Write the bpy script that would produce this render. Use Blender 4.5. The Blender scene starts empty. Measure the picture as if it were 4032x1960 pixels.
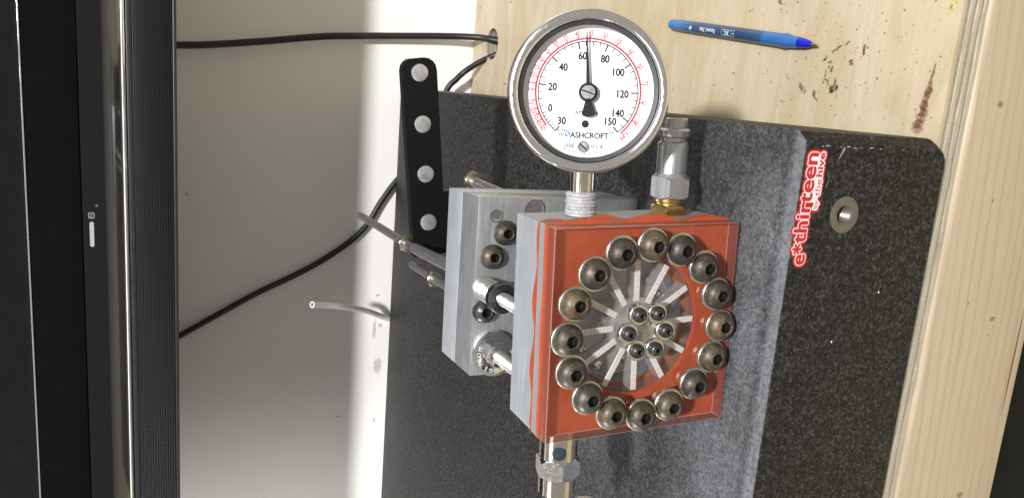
import bpy, bmesh, math, random
from mathutils import Vector, Matrix
from mathutils.geometry import tessellate_polygon
random.seed(7)
SC = bpy.context.scene
COL = SC.collection
MM = 0.001
R = math.radians

# ------------------------------------------------------------------ camera, world, lamps, exposure
cam_d = bpy.data.cameras.new('camera')
cam_d.sensor_width = 36.0
cam_d.lens = 27.25
cam_d.clip_start = 0.02
cam_d.clip_end = 50
cam = bpy.data.objects.new('camera', cam_d)
COL.objects.link(cam)
_rows = ((0.07783, -0.39899, -0.91365), (-0.97687, -0.2136, 0.01006), (-0.19917, 0.89173, -0.40638))
_m = Matrix(((_rows[0][0], -_rows[1][0], -_rows[2][0]),
             (_rows[0][1], -_rows[1][1], -_rows[2][1]),
             (_rows[0][2], -_rows[1][2], -_rows[2][2])))
cam.matrix_world = Matrix.Translation(Vector((6.955, -264.59, 258.54)) * MM) @ _m.to_4x4()
SC.camera = cam

world = bpy.data.worlds.new('World')
SC.world = world
world.use_nodes = True
bg = world.node_tree.nodes['Background']
bg.inputs[0].default_value = (1.0, 0.94, 0.84, 1)
bg.inputs[1].default_value = 0.39

def area(name, loc, target, sx, sy, power, col=(1, 1, 1), shape='RECTANGLE'):
    d = bpy.data.lights.new(name, 'AREA')
    d.shape = shape
    d.size = sx
    d.size_y = sy
    d.energy = power
    d.color = col
    o = bpy.data.objects.new(name, d)
    COL.objects.link(o)
    o.location = loc
    o.rotation_euler = (Vector(target) - Vector(loc)).to_track_quat('-Z', 'Y').to_euler()
    return o

area('ceiling_lamp', (0.78, -2.45, 3.38), (-0.1, 0.2, 0.0), 0.27, 0.27, 300, (1.0, 0.985, 0.97), 'DISK')
area('side_lamp', (-2.7, 0.2, 0.80), (-0.5, 0.65, 0.1), 0.09, 0.09, 76, (1.0, 0.98, 0.96), 'DISK')
area('overhead_softbox', (-0.1, -0.50, 1.75), (-0.1, 0.1, 0.0), 3.0, 0.6, 20, (1.0, 0.97, 0.92))  # unseen softbox, added for fill and bright reflections in the metal

SC.view_settings.view_transform = 'Standard'
SC.view_settings.look = 'None'
SC.view_settings.exposure = 0.0
SC.view_settings.gamma = 1.0
SC.cycles.use_denoising = True
SC.cycles.max_bounces = 10
SC.cycles.transparent_max_bounces = 16

# ------------------------------------------------------------------ materials
class N:
    """small wrapper round a node tree"""
    def __init__(s, name):
        s.m = bpy.data.materials.new(name)
        s.m.use_nodes = True
        s.t = s.m.node_tree
        s.b = s.t.nodes['Principled BSDF']
        s.out = s.t.nodes['Material Output']
        s.tc = s.t.nodes.new('ShaderNodeTexCoord')
    def new(s, typ, **kw):
        n = s.t.nodes.new(typ)
        for k, v in kw.items():
            setattr(n, k, v)
        return n
    def put(s, sock, v):
        if hasattr(v, 'is_output'):
            s.t.links.new(v, sock)
        elif isinstance(v, (tuple, list)) and len(v) == 3 and len(getattr(sock, 'default_value', (0, 0, 0))) == 4:
            sock.default_value = (*v, 1)
        else:
            sock.default_value = v
    def set(s, **kw):
        names = dict(base='Base Color', rough='Roughness', metal='Metallic', spec='Specular IOR Level',
                     coat='Coat Weight', coat_rough='Coat Roughness', normal='Normal', trans='Transmission Weight',
                     ior='IOR', aniso='Anisotropic', sss='Subsurface Weight', alpha='Alpha', emit='Emission Color',
                     emit_s='Emission Strength')
        for k, v in kw.items():
            s.put(s.b.inputs[names[k]], v)
        return s
    def vec(s, scale=(1, 1, 1), rot=(0, 0, 0), loc=(0, 0, 0), src='Object'):
        mp = s.new('ShaderNodeMapping')
        mp.inputs['Scale'].default_value = scale
        mp.inputs['Rotation'].default_value = rot
        mp.inputs['Location'].default_value = loc
        s.t.links.new(s.tc.outputs[src], mp.inputs['Vector'])
        return mp.outputs[0]
    def noise(s, scale, detail=4, rough=0.55, vec=None, dist=0.0, k=1.0, **kw):
        n = s.new('ShaderNodeTexNoise')
        if isinstance(scale, (tuple, list)):
            v = s.vec(scale, **kw)
            n.inputs['Scale'].default_value = k
        else:
            v = vec if vec is not None else s.tc.outputs['Object']
            n.inputs['Scale'].default_value = scale
        s.t.links.new(v, n.inputs['Vector'])
        n.inputs['Detail'].default_value = detail
        n.inputs['Roughness'].default_value = rough
        n.inputs['Distortion'].default_value = dist
        return n.outputs[0]
    def voro(s, scale, feature='F1', out='Distance', rnd=1.0):
        n = s.new('ShaderNodeTexVoronoi', feature=feature)
        n.inputs['Scale'].default_value = scale
        n.inputs['Randomness'].default_value = rnd
        s.t.links.new(s.tc.outputs['Object'], n.inputs['Vector'])
        return n.outputs[out]
    def ramp(s, fac, stops, interp='LINEAR'):
        r = s.new('ShaderNodeValToRGB')
        r.color_ramp.interpolation = interp
        e = r.color_ramp.elements
        while len(e) < len(stops):
            e.new(0.5)
        for el, (p, c) in zip(e, stops):
            el.position = p
            el.color = (c, c, c, 1) if isinstance(c, (int, float)) else (*c, 1)
        s.put(r.inputs[0], fac)
        return r.outputs[0]
    def mix(s, fac, a, b, mode='MIX'):
        n = s.new('ShaderNodeMix', data_type='RGBA', blend_type=mode)
        s.put(n.inputs[0], fac)
        s.put(n.inputs[6], a)
        s.put(n.inputs[7], b)
        return n.outputs[2]
    def math(s, op, a, b=0.0, clamp=False):
        n = s.new('ShaderNodeMath', operation=op, use_clamp=clamp)
        s.put(n.inputs[0], a)
        s.put(n.inputs[1], b)
        return n.outputs[0]
    def sep(s, v=None):
        n = s.new('ShaderNodeSeparateXYZ')
        s.t.links.new(v if v is not None else s.tc.outputs['Object'], n.inputs[0])
        return n.outputs
    def bump(s, h, strength=0.3, dist=0.001):
        n = s.new('ShaderNodeBump')
        n.inputs['Strength'].default_value = strength
        n.inputs['Distance'].default_value = dist
        s.put(n.inputs['Height'], h)
        return n.outputs[0]

def plain(name, base, rough=0.5, metal=0.0, var=0.12, scale=300, bump=0.0, **kw):
    n = N(name)
    f = n.noise(scale, 5)
    lo = tuple(c * (1 - var) for c in base)
    hi = tuple(min(1, c * (1 + var)) for c in base)
    n.set(base=n.ramp(f, [(0.3, lo), (0.7, hi)]), metal=metal,
          rough=n.ramp(n.noise(scale * 0.6, 4), [(0.3, max(0, rough - 0.06)), (0.7, min(1, rough + 0.08))]), **kw)
    if bump:
        n.set(normal=n.bump(f, bump, 0.0004))
    return n.m

def m_brushed(name, base, rough, axis, metal=1.0, dirt=0.25, streak=2500):
    n = N(name)
    sc = [streak] * 3
    sc[axis] = 25
    f = n.noise(tuple(sc), 3, 0.6)
    g = n.noise(70, 5, 0.6)
    c1 = n.ramp(f, [(0.25, tuple(c * 0.72 for c in base)), (0.75, tuple(min(1, c * 1.15) for c in base))])
    c2 = n.mix(n.ramp(g, [(0.35, 0.0), (0.75, dirt)]), c1, (0.20, 0.205, 0.21))
    n.set(base=c2, metal=metal, rough=n.ramp(f, [(0.2, rough - 0.08), (0.8, rough + 0.12)]),
          normal=n.bump(f, 0.12, 0.0002))
    return n.m

M = {}
M['alu'] = m_brushed('brushed_aluminium', (0.53, 0.57, 0.62), 0.46, 0, metal=0.65)
M['alu_back'] = m_brushed('scuffed_aluminium', (0.48, 0.50, 0.52), 0.36, 0, metal=0.75, dirt=0.45, streak=900)
M['alu_bright'] = m_brushed('turned_aluminium', (0.60, 0.61, 0.64), 0.27, 0, metal=0.92, dirt=0.3, streak=1800)
M['alu_hex'] = m_brushed('matt_aluminium', (0.60, 0.61, 0.645), 0.36, 0, metal=0.95, dirt=0.18, streak=1500)
M['zinc'] = plain('zinc_plated_steel', (0.62, 0.63, 0.63), 0.28, 1.0, 0.15, 400)
M['nut_brass'] = plain('yellow_zinc', (0.62, 0.60, 0.48), 0.25, 1.0, 0.12, 500)
M['brass'] = plain('brass', (0.66, 0.50, 0.20), 0.22, 1.0, 0.12, 600)
M['nickel'] = plain('polished_nickel', (0.68, 0.63, 0.56), 0.13, 1.0, 0.08, 500)
M['stainless'] = plain('polished_stainless', (0.82, 0.82, 0.83), 0.09, 1.0, 0.05, 900, 0.03)
M['chrome'] = plain('chrome_trim', (0.85, 0.85, 0.86), 0.08, 1.0, 0.03, 60)
M['steel_rod'] = plain('dull_threaded_steel', (0.30, 0.29, 0.30), 0.45, 0.9, 0.25, 500, 0.3)
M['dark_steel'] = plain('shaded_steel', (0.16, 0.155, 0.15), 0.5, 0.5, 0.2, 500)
M['black_steel'] = plain('black_oxide', (0.035, 0.036, 0.038), 0.35, 0.4, 0.3, 500)
M['socket'] = plain('dark_socket', (0.02, 0.018, 0.016), 0.5, 0.5, 0.3, 700)
M['black_bar'] = plain('black_anodised', (0.004, 0.004, 0.005), 0.42, 0.0, 0.2, 900, spec=0.25)
M['cable'] = plain('black_rubber', (0.012, 0.012, 0.013), 0.45, 0.0, 0.3, 400, 0.2)
M['tape'] = plain('white_thread_tape', (0.36, 0.36, 0.38), 0.5, 0.0, 0.25, 700, 0.4)
M['pin'] = plain('aluminium_pin', (0.66, 0.67, 0.70), 0.36, 0.85, 0.12, 500)
M['washer'] = plain('zinc_washer', (0.55, 0.55, 0.50), 0.33, 0.95, 0.15, 500)
M['black_plastic'] = plain('black_plastic', (0.013, 0.014, 0.016), 0.38, 0, 0.15, 300)
M['gloss_black'] = plain('gloss_black', (0.003, 0.003, 0.004), 0.08, 0, 0.1, 60, spec=0.12)
M['screen'] = plain('dark_screen', (0.007, 0.0085, 0.009), 0.33, 0, 0.08, 150, spec=0.15)
M['white_print'] = plain('white_print', (0.62, 0.64, 0.66), 0.5, 0, 0.05, 300)
M['tv_print'] = plain('dim_print', (0.20, 0.205, 0.21), 0.5, 0, 0.05, 300)
M['grey_print'] = plain('grey_print', (0.30, 0.33, 0.36), 0.45, 0, 0.05, 300)
M['dial'] = plain('dial_white', (0.82, 0.82, 0.83), 0.5, 0, 0.015, 200)
M['dial_black'] = plain('dial_black', (0.008, 0.009, 0.010), 0.55, 0, 0.1, 300, spec=0.2)
M['dial_red'] = plain('dial_red', (0.50, 0.012, 0.03), 0.5, 0, 0.08, 300)
M['dial_blue'] = plain('dial_blue', (0.03, 0.20, 0.55), 0.5, 0, 0.08, 300)
M['sticker_red'] = plain('sticker_red', (0.44, 0.008, 0.016), 0.32, 0, 0.06, 300)
M['sticker_white'] = plain('sticker_white', (0.62, 0.61, 0.63), 0.32, 0, 0.03, 300)
M['ink_tip'] = plain('blue_plastic', (0.006, 0.010, 0.42), 0.3, 0, 0.1, 300)
M['pen_cap'] = plain('light_blue_plastic', (0.028, 0.17, 0.43), 0.35, 0, 0.1, 300)
M['chip'] = plain('pale_wood_chip', (0.70, 0.66, 0.56), 0.7, 0, 0.2, 600)
M['cabinet'] = plain('black_paint', (0.004, 0.0045, 0.005), 0.5, 0, 0.2, 90, spec=0.12)
M['floor'] = plain('tan_floor', (0.36, 0.31, 0.18), 0.6, 0, 0.2, 3)
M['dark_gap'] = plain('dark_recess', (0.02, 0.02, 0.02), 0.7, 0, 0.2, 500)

def m_gasket():
    n = N('orange_silicone')
    f = n.noise(160, 3)
    n.set(base=n.ramp(f, [(0.3, (0.325, 0.060, 0.023)), (0.7, (0.375, 0.072, 0.028))]), rough=0.5, sss=0.0,
          normal=n.bump(n.noise(250, 2), 0.06, 0.0005))
    return n.m
M['gasket'] = m_gasket()

def m_clear(name, tint=(0.98, 0.97, 0.97), gloss=1.0, base_refl=0.0, rough=0.02, frost=0.0, frost_col=(0.6, 0.6, 0.6), stripes=0):
    n = N(name)
    tr = n.new('ShaderNodeBsdfTransparent')
    n.put(tr.inputs[0], tint)
    gl = n.new('ShaderNodeBsdfGlossy')
    gl.inputs['Roughness'].default_value = rough
    fr = n.new('ShaderNodeFresnel')
    fr.inputs['IOR'].default_value = 1.49
    ge = n.new('ShaderNodeNewGeometry')        # reflect at the outer side of each face only
    outer = n.math('SUBTRACT', 1.0, ge.outputs['Backfacing'])
    fac = n.math('MULTIPLY', n.math('ADD', n.math('MULTIPLY', fr.outputs[0], gloss), base_refl, True), outer)
    mx = n.new('ShaderNodeMixShader')
    n.put(mx.inputs[0], fac)
    n.t.links.new(tr.outputs[0], mx.inputs[1])
    n.t.links.new(gl.outputs[0], mx.inputs[2])
    res = mx.outputs[0]
    if frost:
        df = n.new('ShaderNodeBsdfPrincipled')
        df.inputs['Roughness'].default_value = 0.35
        if stripes:
            w = n.new('ShaderNodeTexWave', wave_type='BANDS', bands_direction='X')
            w.inputs['Scale'].default_value = stripes
            w.inputs['Distortion'].default_value = 3.0
            w.inputs['Detail Scale'].default_value = 2.0
            n.t.links.new(n.tc.outputs['Object'], w.inputs['Vector'])
            n.put(df.inputs['Base Color'], n.ramp(w.outputs[0], [(0.2, tuple(c * 0.62 for c in frost_col)), (0.8, frost_col)]))
        else:
            n.put(df.inputs['Base Color'], frost_col)
        m2 = n.new('ShaderNodeMixShader')
        m2.inputs[0].default_value = frost
        n.t.links.new(res, m2.inputs[1])
        n.t.links.new(df.outputs[0], m2.inputs[2])
        res = m2.outputs[0]
    n.t.links.new(res, n.out.inputs[0])
    return n.m
M['acrylic'] = m_clear('clear_acrylic')
M['acrylic_edge'] = m_clear('acrylic_edge_reflection', (0.85, 0.70, 0.66), 1.2, 0.14, 0.05, 0.55, (0.27, 0.07, 0.045))  # orange internal reflection of the gasket painted into the edge colour
M['acrylic_arris'] = m_clear('arris_highlight', (0.95, 0.9, 0.9), 1.0, 0.15, 0.15, 0.30, (0.55, 0.38, 0.35))  # edge highlight painted in as a paler arris colour
M['glass'] = m_clear('gauge_glass', (0.98, 0.985, 0.99), 0.8)
M['plate_edge'] = m_clear('frosted_clear_plate', (0.9, 0.9, 0.9), 1.0, 0.1, 0.2, 0.75, (0.25, 0.265, 0.29))
M['plate_clear'] = m_clear('clear_plate', (0.92, 0.92, 0.92), 1.0, 0.05, 0.1, 0.06, (0.5, 0.5, 0.5))
M['rib_top'] = m_clear('milled_acrylic', (0.9, 0.9, 0.9), 1.0, 0.0, 0.2, 0.85, (0.80, 0.79, 0.76), 260)
M['rib_side'] = m_clear('rib_side', (0.86, 0.86, 0.88), 1.4, 0.25, 0.18, 0.18, (0.7, 0.7, 0.7))
M['tube'] = m_clear('milky_tube', (0.80, 0.80, 0.79), 0.8, 0.0, 0.25, 0.94, (0.86, 0.85, 0.83))

def m_bolt():
    n = N('rusty_black_bolt')
    oi = n.new('ShaderNodeObjectInfo')
    mp = n.vec((1, 1, 1))
    va = n.new('ShaderNodeVectorMath', operation='ADD')
    n.t.links.new(mp, va.inputs[0])
    n.t.links.new(oi.outputs['Random'], va.inputs[1])
    v = va.outputs[0]
    f = n.noise(330, 6, 0.65, vec=v)
    g = n.noise(900, 4, 0.7, vec=v)
    h = n.noise(120, 3, 0.5, vec=v)
    amt = n.math('ADD', n.math('MULTIPLY', oi.outputs['Random'], 0.15), -0.055)
    k = n.math('ADD', n.math('ADD', n.math('MULTIPLY', f, 0.6), n.math('MULTIPLY', g, 0.4)), amt)
    base = n.ramp(k, [(0.36, (0.032, 0.030, 0.027)), (0.52, (0.062, 0.052, 0.040)), (0.62, (0.11, 0.072, 0.036)), (0.74, (0.21, 0.13, 0.055))])
    n.set(base=n.mix(n.ramp(h, [(0.4, 0.0), (0.7, 0.35)]), base, (0.085, 0.082, 0.078)),
          metal=n.ramp(k, [(0.45, 0.55), (0.68, 0.15)]),
          rough=n.ramp(g, [(0.3, 0.34), (0.7, 0.56)]), normal=n.bump(g, 0.25, 0.0003))
    return n.m
M['bolt'] = m_bolt()

def m_granite():
    n = N('black_granite')
    wob = n.new('ShaderNodeTexNoise'); wob.inputs['Scale'].default_value = 500; wob.inputs['Detail'].default_value = 4
    n.t.links.new(n.tc.outputs['Object'], wob.inputs['Vector'])
    off = n.new('ShaderNodeVectorMath', operation='MULTIPLY_ADD')
    n.t.links.new(wob.outputs['Color'], off.inputs[0]); off.inputs[1].default_value = (0.0026, 0.0026, 0.0026)
    n.t.links.new(n.tc.outputs['Object'], off.inputs[2])
    def cells(scale):
        v = n.new('ShaderNodeTexVoronoi'); v.inputs['Scale'].default_value = scale
        n.t.links.new(off.outputs[0], v.inputs['Vector'])
        return n.sep(v.outputs['Color'])[0]
    c1, c2 = cells(820), cells(2100)
    b = n.noise(900, 3, 0.6)
    k = n.math('ADD', n.math('MULTIPLY', c1, 0.55), n.math('ADD', n.math('MULTIPLY', c2, 0.25), n.math('MULTIPLY', n.noise(240, 3, 0.6), 0.28)))
    stone = n.ramp(k, [(0.20, (0.004, 0.004, 0.004)), (0.42, (0.007, 0.007, 0.0073)), (0.58, (0.015, 0.015, 0.0153)),
                       (0.72, (0.026, 0.026, 0.0255)), (0.90, (0.060, 0.060, 0.058))])
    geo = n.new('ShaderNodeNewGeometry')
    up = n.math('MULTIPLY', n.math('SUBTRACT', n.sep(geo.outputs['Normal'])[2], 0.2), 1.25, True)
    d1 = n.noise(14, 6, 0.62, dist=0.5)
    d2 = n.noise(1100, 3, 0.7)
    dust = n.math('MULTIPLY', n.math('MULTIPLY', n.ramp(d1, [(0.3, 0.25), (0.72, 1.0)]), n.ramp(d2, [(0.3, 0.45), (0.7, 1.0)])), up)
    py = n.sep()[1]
    front_fade = n.ramp(n.math('ADD', n.math('MULTIPLY', py, -2.0), n.math('ADD', n.math('MULTIPLY', n.noise(11, 4, 0.6), 0.9), 0.22)), [(0.25, 0.03), (0.80, 0.85)])  # pale tone gets stronger towards the front edge
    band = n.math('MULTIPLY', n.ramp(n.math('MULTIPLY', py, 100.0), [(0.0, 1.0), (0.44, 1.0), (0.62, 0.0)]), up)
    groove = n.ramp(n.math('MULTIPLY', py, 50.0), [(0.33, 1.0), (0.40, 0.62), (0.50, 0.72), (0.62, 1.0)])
    front_fade = n.math('MULTIPLY', front_fade, groove)
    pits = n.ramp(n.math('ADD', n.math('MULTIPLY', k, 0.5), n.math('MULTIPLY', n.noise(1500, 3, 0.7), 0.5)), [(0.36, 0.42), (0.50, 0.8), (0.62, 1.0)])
    topc = n.mix(n.math('MULTIPLY', n.math('MULTIPLY', dust, pits), front_fade), stone, (0.215, 0.23, 0.255))
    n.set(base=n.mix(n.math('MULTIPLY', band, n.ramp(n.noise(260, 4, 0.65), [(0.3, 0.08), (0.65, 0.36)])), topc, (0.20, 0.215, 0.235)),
          rough=n.math('ADD', n.math('MULTIPLY', dust, 0.12), n.ramp(b, [(0.35, 0.40), (0.65, 0.52)])),
          spec=0.2, normal=n.bump(n.noise(1200, 3), 0.10, 0.0003))
    return n.m
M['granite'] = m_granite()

def m_wall():
    n = N('white_wall_paint')
    f = n.noise(5, 4)
    g = n.noise(220, 3)
    n.set(base=n.ramp(f, [(0.35, (0.81, 0.80, 0.785)), (0.65, (0.85, 0.845, 0.835))]), rough=0.6, normal=n.bump(g, 0.05, 0.001))
    return n.m
M['wall'] = m_wall()

def m_ply_top():
    n = N('plywood_face')
    grain = n.noise((18, 420, 40), 5, 0.6, dist=0.6)
    cloud = n.noise((9, 26, 9), 5, 0.6, dist=1.2)
    spots = n.noise(330, 4, 0.6)
    area_ = n.noise(16, 3, 0.5)
    base = n.ramp(grain, [(0.3, (0.42, 0.355, 0.25)), (0.52, (0.45, 0.385, 0.28)), (0.75, (0.475, 0.41, 0.305))])
    base = n.mix(n.ramp(cloud, [(0.40, 0.0), (0.58, 0.45), (0.75, 0.75)]), base, (0.34, 0.27, 0.145))
    sp = n.math('MULTIPLY', n.ramp(spots, [(0.66, 0.0), (0.72, 1.0)]), n.ramp(area_, [(0.45, 0.0), (0.6, 1.0)]))
    base = n.mix(n.math('MULTIPLY', sp, 0.75), base, (0.17, 0.13, 0.06))
    pale = n.ramp(n.noise(480, 3, 0.6, dist=0.4), [(0.70, 0.0), (0.76, 0.6)])
    base = n.mix(pale, base, (0.80, 0.75, 0.62))
    n.set(base=base, rough=n.ramp(cloud, [(0.3, 0.36), (0.7, 0.55)]), normal=n.bump(grain, 0.10, 0.0006))
    return n.m
M['ply_top'] = m_ply_top()

def m_ply_edge(name, c, fine):
    n = N(name)
    f = n.noise((60, 60, 1200) if fine else (500, 500, 900), 5, 0.65)
    n.set(base=n.ramp(f, [(0.3, tuple(x * 0.66 for x in c)), (0.7, tuple(min(1, x * 1.16) for x in c))]), rough=0.7,
          normal=n.bump(f, 0.5, 0.0008))
    return n.m
M['ply_a'] = m_ply_edge('veneer_long_grain', (0.43, 0.385, 0.30), True)
M['ply_b'] = m_ply_edge('veneer_end_grain', (0.30, 0.265, 0.205), False)

def m_lumber():
    n = N('spruce_lumber')
    x, y, z = n.sep()
    wob = n.noise((4, 4, 26), 3, 0.5)
    s = n.math('ADD', n.math('ADD', n.math('MULTIPLY', z, 820), n.math('MULTIPLY', x, -52)), n.math('MULTIPLY', wob, 16))
    ring = n.math('POWER', n.math('MULTIPLY', n.math('ADD', n.math('SINE', s), 1.0), 0.5), 5.0)
    fib = n.noise((22, 900, 900), 4, 0.6)
    fade = n.ramp(n.noise((3, 30, 30), 2), [(0.3, 0.25), (0.7, 0.8)])
    base = n.ramp(fib, [(0.3, (0.36, 0.29, 0.20)), (0.7, (0.42, 0.35, 0.25))])
    base = n.mix(n.math('MULTIPLY', ring, n.math('MULTIPLY', fade, 0.55)), base, (0.26, 0.17, 0.085))
    kn = n.new('ShaderNodeTexVoronoi')
    kn.inputs['Scale'].default_value = 1.0
    n.t.links.new(n.vec((10, 1, 22)), kn.inputs['Vector'])
    base = n.mix(n.ramp(kn.outputs['Distance'], [(0.0, 0.9), (0.045, 0.55), (0.075, 0.0)]), base, (0.26, 0.15, 0.07))
    n.set(base=base, rough=0.55, normal=n.bump(fib, 0.12, 0.0005))
    return n.m
M['lumber'] = m_lumber()

def m_grille():
    n = N('perforated_grille')
    x, y, z = n.sep()
    p = 2 * math.pi / 0.0021
    a = n.math('SINE', n.math('MULTIPLY', x, p))
    b = n.math('SINE', n.math('MULTIPLY', z, p))
    hole = n.ramp(n.math('MULTIPLY', n.math('ADD', n.math('ADD', a, b), 2.0), 0.25), [(0.50, 0.0), (0.66, 1.0)])
    n.set(base=n.mix(hole, (0.008, 0.009, 0.010), (0.0012, 0.002, 0.003)), rough=0.42, spec=0.18, normal=n.bump(hole, 0.5, -0.0006))
    return n.m
M['grille'] = m_grille()

def m_tv_lower():
    n = N('dotted_gloss_black')
    x, y, z = n.sep()
    p = 2 * math.pi / 0.0016
    a = n.math('SINE', n.math('MULTIPLY', n.math('ADD', x, z), p))
    b = n.math('SINE', n.math('MULTIPLY', n.math('SUBTRACT', x, z), p))
    dot = n.ramp(n.math('MULTIPLY', n.math('ADD', n.math('ADD', a, b), 2.0), 0.25), [(0.55, 0.0), (0.7, 1.0)])
    zone = n.ramp(n.math('MULTIPLY', n.math('SUBTRACT', 0.307, z), 95.0), [(0.05, 0.0), (0.9, 1.0)])
    dz = n.math('MULTIPLY', dot, zone)
    mir = n.math('MULTIPLY', zone, n.math('SUBTRACT', 1.0, dot))
    n.set(base=n.mix(mir, (0.004, 0.004, 0.005), (0.20, 0.20, 0.19)), metal=mir, rough=n.math('ADD', n.math('MULTIPLY', dz, 0.4), 0.07), spec=0.5)
    return n.m
M['tv_lower'] = m_tv_lower()

def m_pen():
    n = N('translucent_blue_barrel')
    x, y, z = n.sep()          # z along the pen
    core = n.ramp(n.math('MULTIPLY', z, 7.0), [(0.10, (0.045, 0.16, 0.36)), (0.24, (0.024, 0.068, 0.15)), (0.60, (0.018, 0.046, 0.11)),
                                               (0.735, (0.022, 0.062, 0.16)), (0.755, (0.022, 0.12, 0.35))])
    n.set(base=core, rough=0.38, coat=0.3, coat_rough=0.3)
    return n.m
M['pen'] = m_pen()

def m_stain(name, col, a, scale=380):
    n = N(name)
    at = n.new('ShaderNodeAttribute', attribute_name='soft')
    f = n.noise(700, 4, 0.7)
    soft = n.math('ADD', n.math('MULTIPLY', at.outputs['Fac'], 0.9), n.math('SUBTRACT', n.noise(scale, 4, 0.65), 0.58))
    n.set(base=n.ramp(f, [(0.3, tuple(c * 0.6 for c in col)), (0.7, tuple(c * 1.4 for c in col))]), rough=0.6,
          alpha=n.ramp(soft, [(0.02, 0.0), (0.30, a)]))
    return n.m
M['grime'] = m_stain('dark_grime', (0.16, 0.125, 0.065), 0.58)
M['rust'] = m_stain('red_brown_stain', (0.36, 0.19, 0.115), 0.6)
M['glue'] = m_stain('yellow_glue', (0.58, 0.46, 0.20), 0.7)
M['scuff'] = m_stain('grey_scuff', (0.50, 0.48, 0.45), 0.42)
M['knot'] = m_stain('brown_knot', (0.24, 0.15, 0.08), 0.5, 200)
M['pitch'] = plain('dark_pitch_streak', (0.16, 0.06, 0.03), 0.5, 0, 0.4, 900)

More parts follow.
